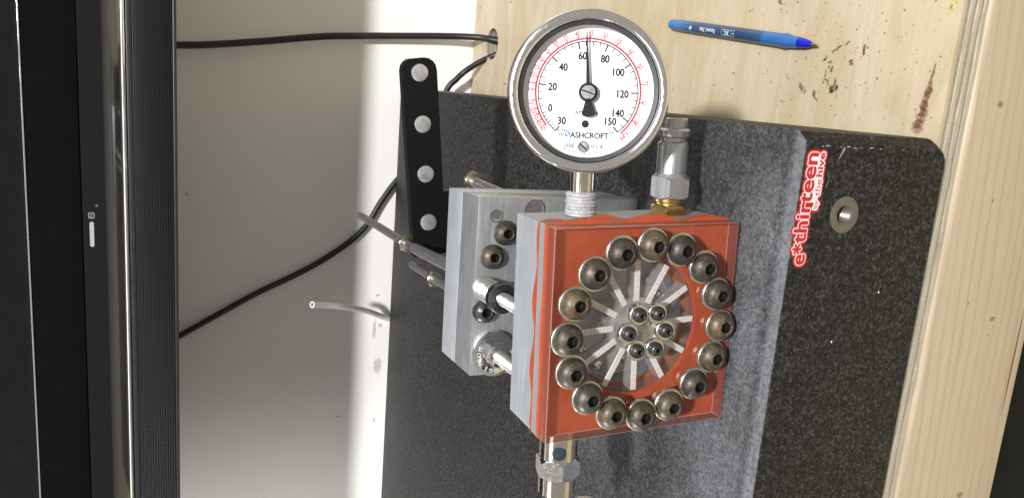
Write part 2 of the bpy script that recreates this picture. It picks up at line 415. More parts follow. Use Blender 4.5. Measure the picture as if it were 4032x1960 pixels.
# ------------------------------------------------------------------ mesh helpers (millimetres in, metres out)
I4 = Matrix.Identity(4)
class MB:
    def __init__(s):
        s.v = []; s.f = []; s.k = []; s.soft = {}
    def add(s, vs, fs, k=0, mat=None):
        o = len(s.v)
        for p in vs:
            p = Vector(p)
            s.v.append(mat @ p if mat is not None else p)
        for i, fc in enumerate(fs):
            s.f.append([o + j for j in fc])
            s.k.append(k[i] if isinstance(k, list) else k)
        return s
    def bm(s, b, k=0, mat=None):
        b.verts.index_update()
        s.add([v.co.copy() for v in b.verts], [[v.index for v in f.verts] for f in b.faces], k, mat)
        b.free()
        return s
    def box(s, x0, x1, y0, y1, z0, z1, bev=0.0, seg=2, k=0, mat=None):
        b = bmesh.new()
        bmesh.ops.create_cube(b, size=1)
        for v in b.verts:
            v.co = Vector(((x0 + x1) / 2 + v.co.x * (x1 - x0), (y0 + y1) / 2 + v.co.y * (y1 - y0), (z0 + z1) / 2 + v.co.z * (z1 - z0)))
        if bev:
            bmesh.ops.bevel(b, geom=b.edges[:], offset=bev, segments=seg, affect='EDGES', profile=0.5)
        return s.bm(b, k, mat)
    def lathe(s, prof, n=48, mat=None, k=0, closed=False, radf=None):
        """prof: (radius, height) along local z"""
        vs, fs = [], []
        rings = []
        for j, (r, h) in enumerate(prof):
            if r <= 1e-6:
                rings.append([len(vs)]); vs.append((0, 0, h)); continue
            st = len(vs)
            for i in range(n):
                t = 2 * math.pi * i / n
                rr = r * (radf(j, t) if radf else 1)
                vs.append((rr * math.cos(t), rr * math.sin(t), h))
            rings.append(list(range(st, st + n)))
        m = len(rings)
        for a in range(m if closed else m - 1):
            A, B = rings[a], rings[(a + 1) % m]
            for i in range(n):
                i2 = (i + 1) % n
                if len(A) == 1 and len(B) == 1: continue
                if len(A) == 1: fs.append((A[0], B[i], B[i2]))
                elif len(B) == 1: fs.append((A[i], A[i2], B[0]))
                else: fs.append((A[i], A[i2], B[i2], B[i]))
        return s.add(vs, fs, k, mat)
    def tube(s, pts, r, n=12, k=0, cap=True):
        pts = [Vector(p) for p in pts]
        vs, fs = [], []
        up = None
        for i, p in enumerate(pts):
            d = (pts[min(i + 1, len(pts) - 1)] - pts[max(i - 1, 0)]).normalized()
            if up is None:
                up = d.orthogonal().normalized()
            up = (up - d * up.dot(d)).normalized()
            q = d.cross(up)
            rr = r[i] if isinstance(r, (list, tuple)) else r
            for j in range(n):
                t = 2 * math.pi * j / n
                vs.append(p + up * (rr * math.cos(t)) + q * (rr * math.sin(t)))
        for i in range(len(pts) - 1):
            for j in range(n):
                a = i * n + j; b = i * n + (j + 1) % n
                fs.append((a, b, b + n, a + n))
        if cap:
            fs.append(tuple(range(n))[::-1])
            fs.append(tuple(range((len(pts) - 1) * n, len(pts) * n)))
        return s.add(vs, fs, k)
    def ring_prism(s, outer, inner, y0, y1, k=(0, 0, 0), mat=None):
        """outer and inner: same number of (x, z); faces at y0 (front) and y1, outer wall, inner wall"""
        n = len(outer)
        vs = [(x, y0, z) for x, z in outer] + [(x, y0, z) for x, z in inner] + [(x, y1, z) for x, z in outer] + [(x, y1, z) for x, z in inner]
        fs, ks = [], []
        for i in range(n):
            j = (i + 1) % n
            fs += [(i, j, n + j, n + i), (2 * n + j, 2 * n + i, 3 * n + i, 3 * n + j), (i, 2 * n + i, 2 * n + j, j), (n + j, 3 * n + j, 3 * n + i, n + i)]
            ks += [k[0], k[0], k[1], k[2]]
        return s.add(vs, fs, ks, mat)
    def prism(s, poly, y0, y1, k=(0, 0), mat=None):
        n = len(poly)
        vs = [(x, y0, z) for x, z in poly] + [(x, y1, z) for x, z in poly]
        fs = [tuple(range(n)), tuple(range(2 * n - 1, n - 1, -1))]
        ks = [k[0], k[0]]
        for i in range(n):
            j = (i + 1) % n
            fs.append((i, n + i, n + j, j)); ks.append(k[1])
        return s.add(vs, fs, ks, mat)
    def build(s, name, mats, parent=None, local=None, angle=35, flat=False):
        me = bpy.data.meshes.new(name)
        me.from_pydata([p * MM for p in s.v], [], s.f)
        if not isinstance(mats, (list, tuple)):
            mats = [mats]
        for m in mats:
            me.materials.append(m)
        me.polygons.foreach_set('material_index', s.k)
        if s.soft:
            at = me.attributes.new('soft', 'FLOAT', 'POINT')
            at.data.foreach_set('value', [s.soft.get(i, 0.0) for i in range(len(s.v))])
        b = bmesh.new(); b.from_mesh(me)
        bmesh.ops.recalc_face_normals(b, faces=b.faces)
        b.to_mesh(me); b.free()
        if not flat:
            me.polygons.foreach_set('use_smooth', [True] * len(me.polygons))
            me.set_sharp_from_angle(angle=R(angle))
        me.update()
        return link(name, me, parent, local)

def link(name, me, parent=None, local=None):
    o = bpy.data.objects.new(name, me)
    COL.objects.link(o)
    if parent is not None:
        o.parent = parent
    if local is not None:
        o.matrix_local = local
    return o

def tag(o, label=None, cat=None, group=None, kind=None):
    for key, v in (('label', label), ('category', cat), ('group', group), ('kind', kind)):
        if v:
            o[key] = v
    return o

def empty(name, mat):
    o = bpy.data.objects.new(name, None)
    o.empty_display_size = 0.01
    COL.objects.link(o)
    o.matrix_world = mat
    return o

def T(x, y, z):          # translation in mm for placing meshes (metres)
    return Matrix.Translation((x * MM, y * MM, z * MM))
def Tm(x, y, z):         # translation in mm for use inside MB
    return Matrix.Translation((x, y, z))
def frame(o, ex, ey, ez, unit=1.0):
    m = Matrix(((ex[0], ey[0], ez[0], o[0] * unit), (ex[1], ey[1], ez[1], o[1] * unit), (ex[2], ey[2], ez[2], o[2] * unit), (0, 0, 0, 1)))
    return m
AX_NY = Matrix.Rotation(R(90), 4, 'X')      # local z -> -y
AX_PX = Matrix.Rotation(R(90), 4, 'Y')      # local z -> +x
AX_NX = Matrix.Rotation(R(-90), 4, 'Y')     # local z -> -x

_txt = {}
def text_geo(sx, bold=0.0, bevel=0.0, space=1.0):
    key = (sx, bold, bevel, space)
    if key in _txt:
        return _txt[key]
    cu = bpy.data.curves.new('lettering', 'FONT')
    cu.body = sx; cu.size = 1.0; cu.align_x = 'CENTER'; cu.align_y = 'CENTER'; cu.offset = bold
    cu.resolution_u = 3; cu.space_character = space
    cu.bevel_depth = bevel; cu.bevel_resolution = 2
    ob = bpy.data.objects.new('lettering', cu)
    COL.objects.link(ob)
    dg = bpy.context.evaluated_depsgraph_get()
    ev = ob.evaluated_get(dg)
    me = ev.to_mesh()
    g = ([v.co.copy() for v in me.vertices], [list(p.vertices) for p in me.polygons])
    ev.to_mesh_clear()
    bpy.data.objects.remove(ob); bpy.data.curves.remove(cu)
    _txt[key] = g
    return g
def put_text(mb, s, a, b, h, fr, rot=0.0, k=0, bold=0.0, width=1.0, space=1.0, depth=0.0):
    """write s centred at (a, b) mm on the plane fr (x right, y up, z out); h = capital height; bold = extra stroke"""
    vs, fs = text_geo(s, 0.0, 0.0, space)
    sc = h / 0.70
    sh = [(0, 0)] if not bold else [(0, 0), (bold, 0), (-bold, 0), (0, bold), (0, -bold)]
    for i, (dx, dy) in enumerate(sh):
        m = fr @ Matrix.Translation((a, b, depth + 0.004 * i)) @ Matrix.Rotation(rot, 4, 'Z') @ Matrix.Translation((dx * sc, dy * sc, 0)) @ Matrix.Diagonal((sc * width, sc, 1, 1))
        mb.add(vs, fs, k, m)

def circ(cx, cz, r, n, ph=0.0):
    return [(cx + r * math.cos(ph + 2 * math.pi * i / n), cz + r * math.sin(ph + 2 * math.pi * i / n)) for i in range(n)]
def rect_pts(cx, cz, x0, x1, z0, z1, n, ph=0.0):
    out = []
    for i in range(n):
        t = ph + 2 * math.pi * i / n
        c, s = math.cos(t), math.sin(t)
        tx = ((x1 - cx) / c if c > 0 else (x0 - cx) / c) if abs(c) > 1e-9 else 1e9
        tz = ((z1 - cz) / s if s > 0 else (z0 - cz) / s) if abs(s) > 1e-9 else 1e9
        u = min(tx, tz)
        out.append((cx + c * u, cz + s * u))
    return out
def hexf(r_flat):
    def f(t):
        t = (t + math.pi / 6) % (math.pi / 3) - math.pi / 6
        return r_flat / math.cos(t)
    return f
HEX = hexf(1.0)
def hex_prism(mb, rf, h0, h1, mat, k=0, cham=0.8, bore=None):
    """hexagon with chamfered corners along local z"""
    n = 48
    rc = rf / math.cos(math.pi / 6)
    prof = [(rf * 0.97, h0), (1, h0 + cham * 0.7), (1, h1 - cham * 0.7), (rf * 0.97, h1)]
    vs, fs = [], []
    for j, (r, h) in enumerate(prof):
        for i in range(n):
            t = 2 * math.pi * i / n
            rr = r if j in (0, 3) else rf * HEX(t)
            hh = h
            if j == 1: hh = h0 + cham * (rf * HEX(t) - rf) / (rc - rf) * 1.0 + 0.05
            if j == 2: hh = h1 - cham * (rf * HEX(t) - rf) / (rc - rf) * 1.0 - 0.05
            vs.append((rr * math.cos(t), rr * math.sin(t), hh))
    for j in range(3):
        for i in range(n):
            i2 = (i + 1) % n
            fs.append((j * n + i, j * n + i2, (j + 1) * n + i2, (j + 1) * n + i))
    if bore is None:
        fs.append(tuple(range(n))[::-1]); fs.append(tuple(range(3 * n, 4 * n)))
    else:
        o = len(vs)
        for h in (h0, h1):
            for i in range(n):
                t = 2 * math.pi * i / n
                vs.append((bore * math.cos(t), bore * math.sin(t), h))
        for i in range(n):
            i2 = (i + 1) % n
            fs += [(i, i2, o + i2, o + i), (3 * n + i, 3 * n + i2, o + n + i2, o + n + i), (o + i, o + i2, o + n + i2, o + n + i)]
    mb.add(vs, fs, k, mat)

def thread_prof(r, h0, h1, pitch, depth):
    out = [(0, h0), (r - depth, h0)]
    h = h0
    while h + pitch <= h1:
        out += [(r - depth, h + 0.02), (r, h + pitch * 0.42), (r, h + pitch * 0.58)]
        h += pitch
    out += [(r - depth, h1), (0, h1)]
    return out

# ------------------------------------------------------------------ the setting: wall, floor
WY = 670.0
b = MB(); b.box(-1600, 1200, WY, WY + 90, -1000, 1500)
tag(b.build('wall', M['wall']), kind='structure')
b = MB(); b.box(-2000, 1600, -2200, WY - 1, -1012, -1000)
tag(b.build('floor', M['floor']), kind='structure')
# scuffs on the wall paint
def blob(mb, cx, cz, rx, rz, plane, n=14, rough=0.45, ang=0.0, k=0):
    pts = []
    qs = [1 + random.uniform(-rough, rough) for i in range(n)]
    for i in range(n):
        t = 2 * math.pi * i / n
        q = (qs[i - 1] + 2 * qs[i] + qs[(i + 1) % n]) / 4 if n > 10 else qs[i]
        u, w = rx * q * math.cos(t), rz * q * math.sin(t)
        pts.append(plane(cx + u * math.cos(ang) - w * math.sin(ang), cz + u * math.sin(ang) + w * math.cos(ang)))
    mb.soft[len(mb.v) + n] = 1.0
    pts.append(plane(cx, cz))
    mb.add(pts, [(i, (i + 1) % n, n) for i in range(n)], k)
b = MB()
pw = lambda x, z: (x, WY - 0.06, z)
blob(b, -355, 11, 14, 7, pw, 24, 0.25)
blob(b, -306, 17, 20, 3, pw, 20, 0.6)
blob(b, -300, 9, 4, 4, pw, 12, 0.6)
blob(b, -364, 76.6, 1.2, 1.2, pw)
blob(b, -135, 238, 3, 1, pw, 10, 0.4)
blob(b, -260, 15, 3, 3, pw)
blob(b, -420, 60, 2, 3, pw); blob(b, -430, 12, 4, 2, pw)
tag(b.build('wall_scuff', M['scuff'], flat=True), kind='structure')

# ------------------------------------------------------------------ work bench
bench = tag(empty('workbench', T(-200, 300, -92.5)), 'plywood workbench with a raw front edge over a pale lumber rail', 'workbench')
BT = T(200, -300, 92.5)
HX, HY, HR = 58.3, 608.0, 18.0
BX0, BX1, BY1 = -1250, 620, WY - 0.8
def ply_layer(i, z0, z1, front):
    mb = MB()
    n = 48
    rot = Matrix(((1, 0, 0, 0), (0, 0, 1, 0), (0, 1, 0, 0), (0, 0, 0, 1)))   # (x, y', z') -> (x, z', y')
    x0, x1, y0, y1 = HX - 45, HX + 45, HY - 50, HY + 50
    mb.ring_prism(rect_pts(HX, HY, x0, x1, y0, y1, n, R(3.75)), circ(HX, HY, HR + random.uniform(-0.3, 0.3), n, R(3.75)), z0, z1, mat=rot)
    # the four surrounding slabs (front one has the slightly ragged edge)
    vs = []; m = 160
    top = []
    for j in range(m + 1):
        x = BX0 + (BX1 - BX0) * j / m
        top.append((x, front + random.uniform(-0.35, 0.35)))
    pts = top + [(BX1, y0 - 0.01), (BX0, y0 - 0.01)]
    mb.prism([(x, y) for x, y in pts], z0, z1, mat=rot)
    for (xa, xb, ya, yb) in ((BX0, x0, y0, y1), (x1, BX1, y0, y1), (BX0, BX1, y1, BY1)):
        mb.box(xa, xb, ya, yb, z0, z1)
    mats = M['ply_top'] if i == 0 else (M['ply_a'] if i % 2 == 0 else M['ply_b'])
    return mb.build('ply_layer', mats, bench, BT, flat=True)
lt = 17.2 / 7
for i in range(7):
    ply_layer(i, -92.5 - lt * (i + 1) + 0.02, -92.5 - lt * i, 6.0 + (0.0 if i % 2 == 0 else 0.5) + (0.35 if i == 0 else 0) + random.uniform(-0.1, 0.1))
b = MB(); b.box(BX0, BX1, 4.6, 42.6, -194.0, -110.0, 3.2, 4)
rail = b.build('front_rail', M['lumber'], bench, BT)
pf = lambda x, z: (x, 4.52, z)
b = MB()
b.add([pf(x, z) for x, z in ((-88, -185.6), (-100, -185.3), (-120, -184.8), (-140, -185.0), (-158, -185.9), (-140, -186.3), (-118, -186.5), (-100, -186.2))], [tuple(range(8))])
b.build('pitch_streak', M['pitch'], bench, BT, flat=True)
for (x, z, rx, rz) in ((-96, -159.7, 1.7, 2.6), (-86, -137, 1.3, 0.9), (19.6, -131, 2.4, 3.0), (-105, -159, 1.3, 0.8), (-203, -163, 2.4, 3.8), (-30, -140, 1.4, 0.9)):
    b = MB(); blob(b, x, z, rx, rz, pf, 14, 0.25)
    b.build('knot', M['knot'], bench, BT, flat=True)
# marks on the plywood face
pt = lambda x, y: (x, y, -92.44)
b = MB()
for (x, y, rx, ry) in ((38, 88, 2.2, 5), (34, 82, 3, 2), (45, 78, 2, 4), (47.6, 74, 1.4, 2.4), (43.9, 61.4, 3.6, 1.0), (18.2, 92, 5, 2.2),
                       (19.8, 80.3, 6, 4), (22.2, 76.4, 4, 3), (29.8, 86.9, 4, 1.8), (19.8, 102, 4, 3), (26, 84, 2, 3), (50, 60, 1, 1),
                       (36, 70, 3, 3), (75, 131, 2.5, 9), (70, 160, 1, 1.6), (40, 104, 1.2, 1.5), (28, 118, 1.2, 2), (14, 118, 1.0, 2.4)):
    for q in range(3):
        blob(b, x + random.gauss(0, rx * 0.5), y + random.gauss(0, ry * 0.5), rx * random.uniform(0.3, 0.65), ry * random.uniform(0.3, 0.65), pt, 18, 0.6, random.uniform(-0.9, 0.9))
for i in range(150):
    x = random.gauss(34, 22); y = random.gauss(82, 34)
    if x < 4 or y < 12: continue
    blob(b, x, y, random.uniform(0.25, 0.9), random.uniform(0.25, 0.8), pt, 7, 0.4, random.uniform(0, 3))
for i in range(90):
    blob(b, random.uniform(5, 95), random.uniform(20, 420), random.uniform(0.3, 1.0), random.uniform(0.3, 1.2), pt, 7, 0.4, random.uniform(0, 3))
tag(b.build('grime_mark', M['grime'], bench, BT, flat=True), kind='stuff')
b = MB()
blob(b, 43.9, 61.4, 3.4, 0.9, lambda x, y: (x, y, -92.40), 14, 0.3, 0.1)
b.build('gouge', M['pitch'], bench, BT, flat=True)
b = MB()
for j in range(13):
    u = j / 12
    blob(b, 4 + 30 * u + random.uniform(-1, 1), 19.5 - 4.2 * u + random.uniform(-0.5, 0.5), 3.4, 4.0 * (1 - u) + 0.9, pt, 16, 0.35)
b.build('stain', M['rust'], bench, BT, flat=True)
b = MB()
for (x, y, r) in ((65, 11.4, 4), (62, 13, 3), (58.8, 17.7, 2), (52.3, 24.2, 2), (55, 30, 1.2), (14, 84, 1.6), (10, 92, 1.4), (48, 9, 1.2), (43, 8.6, 1.6), (30, 7.6, 1.0)):
    blob(b, x, y, r, r * 0.6, lambda x, y: (x, y, -92.41), 14, 0.5)
tag(b.build('glue_drip', M['glue'], bench, BT, flat=True), kind='stuff')
# cabinet below the rail
cab = tag(empty('cabinet', T(-200, 20, -600)), 'black painted cabinet below the lumber rail of the bench', 'cabinet')
CT = T(200, -20, 600)
b = MB(); b.box(-1200, 500, 30, 500, -960, -197, 3); b.build('body', M['cabinet'], cab, CT)
b = MB(); b.box(-1150, 450, 24, 29.5, -420, -214, 2); b.build('drawer_front', M['cabinet'], cab, CT)

# ------------------------------------------------------------------ granite plate
gran = tag(empty('granite_plate', T(-300, 330, 0)), 'thick black speckled granite surface plate on the plywood bench', 'surface plate')
GT = T(300, -330, 0)
XL = -620.0
def outline(x_r, z_t, z_b, cut):
    return [(XL, z_t), (x_r, z_t), (x_r, z_b + cut), (x_r - cut * 0.28, z_b + cut * 0.40), (x_r - cut * 0.75, z_b + cut * 0.08), (x_r - cut * 1.3, z_b), (XL, z_b)]
sects = [(660.0, outline(0, 0, -92.4, 8)), (6.0, outline(0, 0, -92.4, 8)), (4.2, outline(-0.5, -0.12, -92.4, 8)), (0.2, outline(-4.6, -1.2, -92.4, 6.5)), (0.0, outline(-5.0, -1.6, -92.2, 6))]
IX, IZ, IR = -37.6, -30.6, 8.75
b = MB()
n = len(sects[0][1])
vs = []; fs = []
for y, ol in sects:
    vs += [(x, y, z) for x, z in ol]
for j in range(len(sects) - 1):
    for i in range(n):
        i2 = (i + 1) % n
        fs.append((j * n + i, j * n + i2, (j + 1) * n + i2, (j + 1) * n + i))
fs.append(tuple(range(n)))
b.add(vs, fs)
fo = sects[-1][1]
hole = circ(IX, IZ, IR, 48)
tess = tessellate_polygon([[Vector((x, z, 0)) for x, z in fo], [Vector((x, z, 0)) for x, z in hole]])
allp = [(x, 0.0, z) for x, z in fo + hole]
b.add(allp, [tuple(t) for t in tess])
hv = [(x, 0.0, z) for x, z in hole] + [(x, 24.0, z) for x, z in hole]
b.add(hv, [(i, (i + 1) % 48, 48 + (i + 1) % 48, 48 + i) for i in range(48)] + [tuple(range(48, 96))])
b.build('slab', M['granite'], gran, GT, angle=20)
fr_ins = frame((IX, 0, IZ), (1, 0, 0), (0, 0, 1), (0, -1, 0))
b = MB()
b.lathe([(IR - 0.05, -1.0), (IR - 0.05, 0.35), (IR - 0.5, 0.6), (5.0, 0.5), (4.3, 0.0)] + [(4.3 - (0.45 if i % 2 else 0), -0.4 - 0.5 * i) for i in range(24)] + [(3.8, -14)], 48, fr_ins)
ins = b.build('threaded_insert', plain('dull_steel', (0.185, 0.168, 0.152), 0.40, 0.7, 0.15, 500), gran, GT)
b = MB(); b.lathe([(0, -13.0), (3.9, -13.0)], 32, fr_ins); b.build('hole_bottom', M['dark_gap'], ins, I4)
# chips along the right edge
b = MB()
for (z, s) in ((-11, 1.2), (-14, 2.4), (-22, 1.0), (-27, 1.6), (-31, 1.8), (-35, 1.0), (-41, 2.2), (-47, 0.9), (-62, 0.9)):
    blob(b, -6.0 - random.uniform(0, 0.6), z, 0.28, s * 0.7, lambda x, zz: (x, -0.06, zz), 9, 0.4)
b.add([(-6, -0.07, -24), (-7.4, -0.07, -24.8), (-14, -0.07, -20.6), (-12.5, -0.07, -21.4)], [(0, 1, 2, 3)])
b.add([(-18.5, -0.07, -18.6), (-25, -0.07, -16.4), (-24.6, -0.07, -16.9)], [(0, 1, 2)])
b.build('chipped_edge', plain('chipped_stone', (0.24, 0.24, 0.235), 0.7, 0, 0.3, 900), gran, GT, flat=True)
# sticker: red backing, white band, red letters
stk_fr = frame((0, 0, 0), (1, 0, 0), (0, 0, 1), (0, -1, 0))
def fat_text(mb, s, cx, cz, h, width_mm, grow, y, k=0, bold=0.0):
    vs, fs = text_geo(s, 0.0, 0.0)
    xs = [v.x for v in vs]; w0 = max(xs) - min(xs); xc = (max(xs) + min(xs)) / 2
    sx = width_mm / w0; sy = h / 0.70
    sh = [(0, 0)]
    rr = grow + bold
    while rr > 0.02:
        m = 20 if rr > 0.5 else 8
        sh += [(rr * math.cos(2 * math.pi * i / m), rr * math.sin(2 * math.pi * i / m)) for i in range(m)]
        rr -= 0.35
    for i, (dx, dz) in enumerate(sh):
        mb.add([((v.x - xc) * sx + cx + dx, -y - 0.0007 * i, v.y * sy + cz + dz) for v in vs], fs, k)
LET = [('e*', -56.2, -6.9, 7.6, 9.4), ('thirteen', -30.3, -5.6, 7.6, 41.0)]
LOW = [('by', -33.0, -11.9, 2.2, 3.6), ('the', -25.2, -11.9, 3.2, 7.6), ('hive', -14.8, -11.5, 3.3, 10.6)]
rb, wb, lb = MB(), MB(), MB()
rect = lambda mb, x0, x1, z0, z1, y: mb.prism([(x0, z0), (x1, z0), (x1, z1), (x0, z1)], -y, -y + 0.04)
for s, cx, cz, h, w in LET:
    fat_text(rb, s, cx, cz, h, w, 1.7, 0.05)
    fat_text(wb, s, cx, cz, h, w, 0.8, 0.16)
    fat_text(lb, s, cx, cz, h, w, 0, 0.26, bold=0.32)
for s, cx, cz, h, w in LOW:
    fat_text(rb, s, cx, cz, h, w, 1.7, 0.05)
    fat_text(wb, s, cx, cz, h, w, 0.85, 0.16)
    fat_text(lb, s, cx, cz, h, w, 0, 0.26, bold=0.17 if s == 'hive' else 0.0)
rect(rb, -33, -9.4, -13.4, -4, 0.09); rect(wb, -32, -10.2, -12.6, -5, 0.20)
fat_text(lb, 'TM', -8.6, -8.9, 0.8, 1.6, 0, 0.26)
stk = rb.build('sticker', M['sticker_red'], gran, GT, flat=True)
tag(stk, 'red and white e*thirteen by the hive sticker')
wb.build('white_band', M['sticker_white'], stk, I4, flat=True)
lb.build('lettering', M['sticker_red'], stk, I4, flat=True)
# pale flecks lying on the granite
b = MB()
for (x, y, z) in ((-100, -0.5, -36), (-76, -0.5, -62), (-190, -0.5, -48)):
    b.box(x - 0.5, x + 0.5, y + 0.1, y + 0.5, z - 0.25, z + 0.25, 0.1, 1, mat=None)
tag(b.build('pale_fleck', M['chip'], gran, GT), kind='stuff')

# ------------------------------------------------------------------ test fixture
FX = frame((-99.266, 30.30, 51.824), (0.99914, 0.01977, 0.03639), (-0.01895, 0.99957, -0.02258), (-0.03682, 0.02187, 0.99908), MM)
fix = tag(empty('test_fixture', FX), 'clear fronted valve test fixture with orange gasket, ring of rusty bolts and round pressure gauge', 'test fixture')
H = 50.8; HZ = 49.5
NN = 96
sq = rect_pts(0, 0, -H, H, -HZ, HZ, NN, 0)
# exact corners
def square_ring(hx, hz):
    out = []
    for (x0, z0, x1, z1) in ((hx, -hz, hx, hz), (hx, hz, -hx, hz), (-hx, hz, -hx, -hz), (-hx, -hz, hx, -hz)):
        for i in range(24):
            t = i / 24
            out.append((x0 + (x1 - x0) * t, z0 + (z1 - z0) * t))
    return out
sq = square_ring(H, HZ)
def ring_of(r, dx=0, dz=0):
    return [(dx + r * math.cos(math.atan2(z / HZ, x / H)), dz + r * math.sin(math.atan2(z / HZ, x / H))) for x, z in sq]
# front block (aluminium) with pocket
b = MB()
b.ring_prism(sq, ring_of(33), 17.6, 30.0)
b.box(-H, H, 30.0, 43.2, -HZ, HZ, 0.0)
fb = b.build('front_block', M['alu'], fix, I4, flat=True)
b = MB(); b.lathe([(0, 0), (32.8, 0), (32.8, 0.4), (0, 0.4)], 64, Tm(0, 29.9, 0) @ AX_NY)
b.build('chamber_floor', plain('grey_chamber', (0.56, 0.56, 0.555), 0.35, 0.25, 0.18, 90), fb, I4)
for q in range(12):
    a = R(15 + 30 * q + (4 if q % 3 == 0 else -3))
    rr = 27.5 if q % 2 else 25.0
    b = MB()
    b.lathe([(0, 2.2), (1.0, 2.2), (1.1, 2.9), (2.6, 2.4), (3.4, 1.2), (3.4, 0)], 20, Tm(rr * math.cos(a), 29.4, rr * math.sin(a)) @ AX_NY)
    b.build('chamber_screw', M['stainless'], fb, I4)
# clear spacer plate
b = MB(); b.ring_prism(square_ring(H + 0.2, HZ + 0.1), ring_of(33), 10.1, 16.2, k=(0, 1, 0))
b.build('spacer_plate', [M['plate_clear'], M['plate_edge']], fix, I4, flat=True)
# gaskets with wavy squeezed edges
def wavy(pts, amp):
    out = []
    n = len(pts)
    for i, (x, z) in enumerate(pts):
        side = i // 24
        t = (i % 24) / 24
        env = math.sin(math.pi * t) ** 0.5
        d = amp[side] * env * (0.5 + 0.5 * math.sin(t * amp[4 + side] + side)) + 0.15
        if side == 0: out.append((x + d, z))
        elif side == 1: out.append((x, z + d))
        elif side == 2: out.append((x - d, z))
        else: out.append((x, z - d))
    return out
def dense(pts, k=4):
    out = []
    for i in range(len(pts)):
        a, c = pts[i], pts[(i + 1) % len(pts)]
        for j in range(k):
            out.append((a[0] + (c[0] - a[0]) * j / k, a[1] + (c[1] - a[1]) * j / k))
    return out
b = MB(); b.ring_prism(wavy(square_ring(H + 0.2, HZ + 0.2), (3.2, 0.5, 0.8, 0.4, 17, 14, 12, 15)), ring_of(34.2), 7.7, 9.95)
b.build('gasket', M['gasket'], fix, I4, angle=50)
b = MB(); b.ring_prism(wavy(square_ring(H + 0.1, HZ + 0.1), (2.6, 1.7, 1.0, 0.5, 21, 19, 13, 15)), ring_of(32.0), 16.3, 17.5)
b.build('gasket', M['gasket'], fix, I4, angle=50)
# clear cover
b = MB()
b.box(-H, H, 0, 7.6, -HZ, HZ, 0.4, 2)
ks = []
for fc in b.f:
    c = sum((b.v[i] for i in fc), Vector()) / len(fc)
    nn_ = (b.v[fc[1]] - b.v[fc[0]]).cross(b.v[fc[2]] - b.v[fc[1]])
    nn_ = nn_.normalized() if nn_.length > 1e-9 else Vector((0, 0, 0))
    ks.append(2 if max(abs(q) for q in nn_) < 0.985 else (0 if (abs(c.y) < 0.05 or abs(c.y - 7.6) < 0.05) else 1))
b.k = ks
b.build('clear_cover', [M['acrylic'], M['acrylic_edge'], M['acrylic_arris']], fix, I4)
# ribs milled in the clear chamber
for q in range(12):
    m = Matrix.Rotation(-R(30 * q + 2), 4, 'Y')
    b = MB()
    b.box(12.5, 33.0, 8.0, 15.5, -1.55, 1.55, 0.15, 1)
    b.k = [0 if all(b.v[i].y < 8.2 for i in fc) else 1 for fc in b.f]
    b.build('rib', [M['rib_top'], M['rib_side']], fix, m)
b = MB(); b.lathe([(0, -7.9), (12.0, -7.9), (14.5, -9.0), (14.5, -15.5), (0, -15.5)], 12, AX_NY)
b.build('hub', M['rib_side'], fix, I4, angle=20)
# button-head bolts
def button_geo(r, h, rs, foot=0.8):
    prof = [(r, 0), (r, foot)]
    for i in range(1, 8):
        t = i / 8 * R(78)
        prof.append((r * (math.cos(t) * 0.98 + 0.0) if i < 8 else rs, foot + (h - foot) * math.sin(t) / math.sin(R(78))))
    prof = [(pr, ph) for pr, ph in prof if pr > rs * 1.3]
    top = prof[-1][1]
    prof += [(rs * 1.28, top + 0.12)]
    return prof, top
def button_bolt(name, r, h, rs, mats, parent, local):
    prof, top = button_geo(r, h, rs)
    n = 48
    mb = MB()
    mb.lathe(prof + [(rs * 1.2, top + 0.05)], n)
    # hexagon socket
    base = len(prof)
    vs, fs, ks = [], [], []
    rings = [(rs * 1.2, top + 0.05, 0), (rs, top - 0.25, 1), (rs, top - h * 0.62, 1), (0.01, top - h * 0.75, 0)]
    for rr, hh, hx in rings:
        for i in range(n):
            t = 2 * math.pi * i / n
            q = rr * (HEX(t) * 0.93 if hx else 1)
            vs.append((q * math.cos(t), q * math.sin(t), hh))
    for j in range(3):
        for i in range(n):
            i2 = (i + 1) % n
            fs.append((j * n + i, j * n + i2, (j + 1) * n + i2, (j + 1) * n + i)); ks.append(1 if j > 0 else 0)
    mb.add(vs, fs, ks)
    return mb.build(name, mats, parent, local, angle=40)
def washer_geo(ro, ri, t):
    return [(ri, 0), (ro - 0.2, 0), (ro, 0.2), (ro, t - 0.2), (ro - 0.2, t), (ri, t)]
bolt0 = wash0 = None
for q in range(16):
    a = 2 * math.pi * q / 16
    loc = Tm(0, 0, 0)
    px, pz = 41.8 * math.cos(a) + random.uniform(-0.25, 0.25), 41.8 * math.sin(a) + random.uniform(-0.25, 0.25)
    tilt = Matrix.Rotation(R(random.uniform(-1.5, 1.5)), 4, 'X') @ Matrix.Rotation(R(random.uniform(-1.5, 1.5)), 4, 'Y')
    local = T(px, -2.0 - random.uniform(0, 0.35), pz) @ AX_NY @ tilt @ Matrix.Rotation(random.uniform(0, 6.28), 4, 'Z')
    if bolt0 is None:
        bolt0 = button_bolt('cover_bolt', 7.2, 5.7, 2.75, [M['bolt'], M['socket']], fix, local)
        mb = MB(); mb.lathe(washer_geo(8.15, 4.2, 1.9), 48, closed=True)
        wash0 = mb.build('washer', M['washer'], bolt0, T(0, 0, -1.95))
    else:
        o = bolt0.copy(); COL.objects.link(o); o.parent = fix; o.matrix_local = local
        w = wash0.copy(); COL.objects.link(w); w.parent = o; w.matrix_local = T(random.uniform(-0.25, 0.25), random.uniform(-0.25, 0.25), -1.95)
hs0 = None
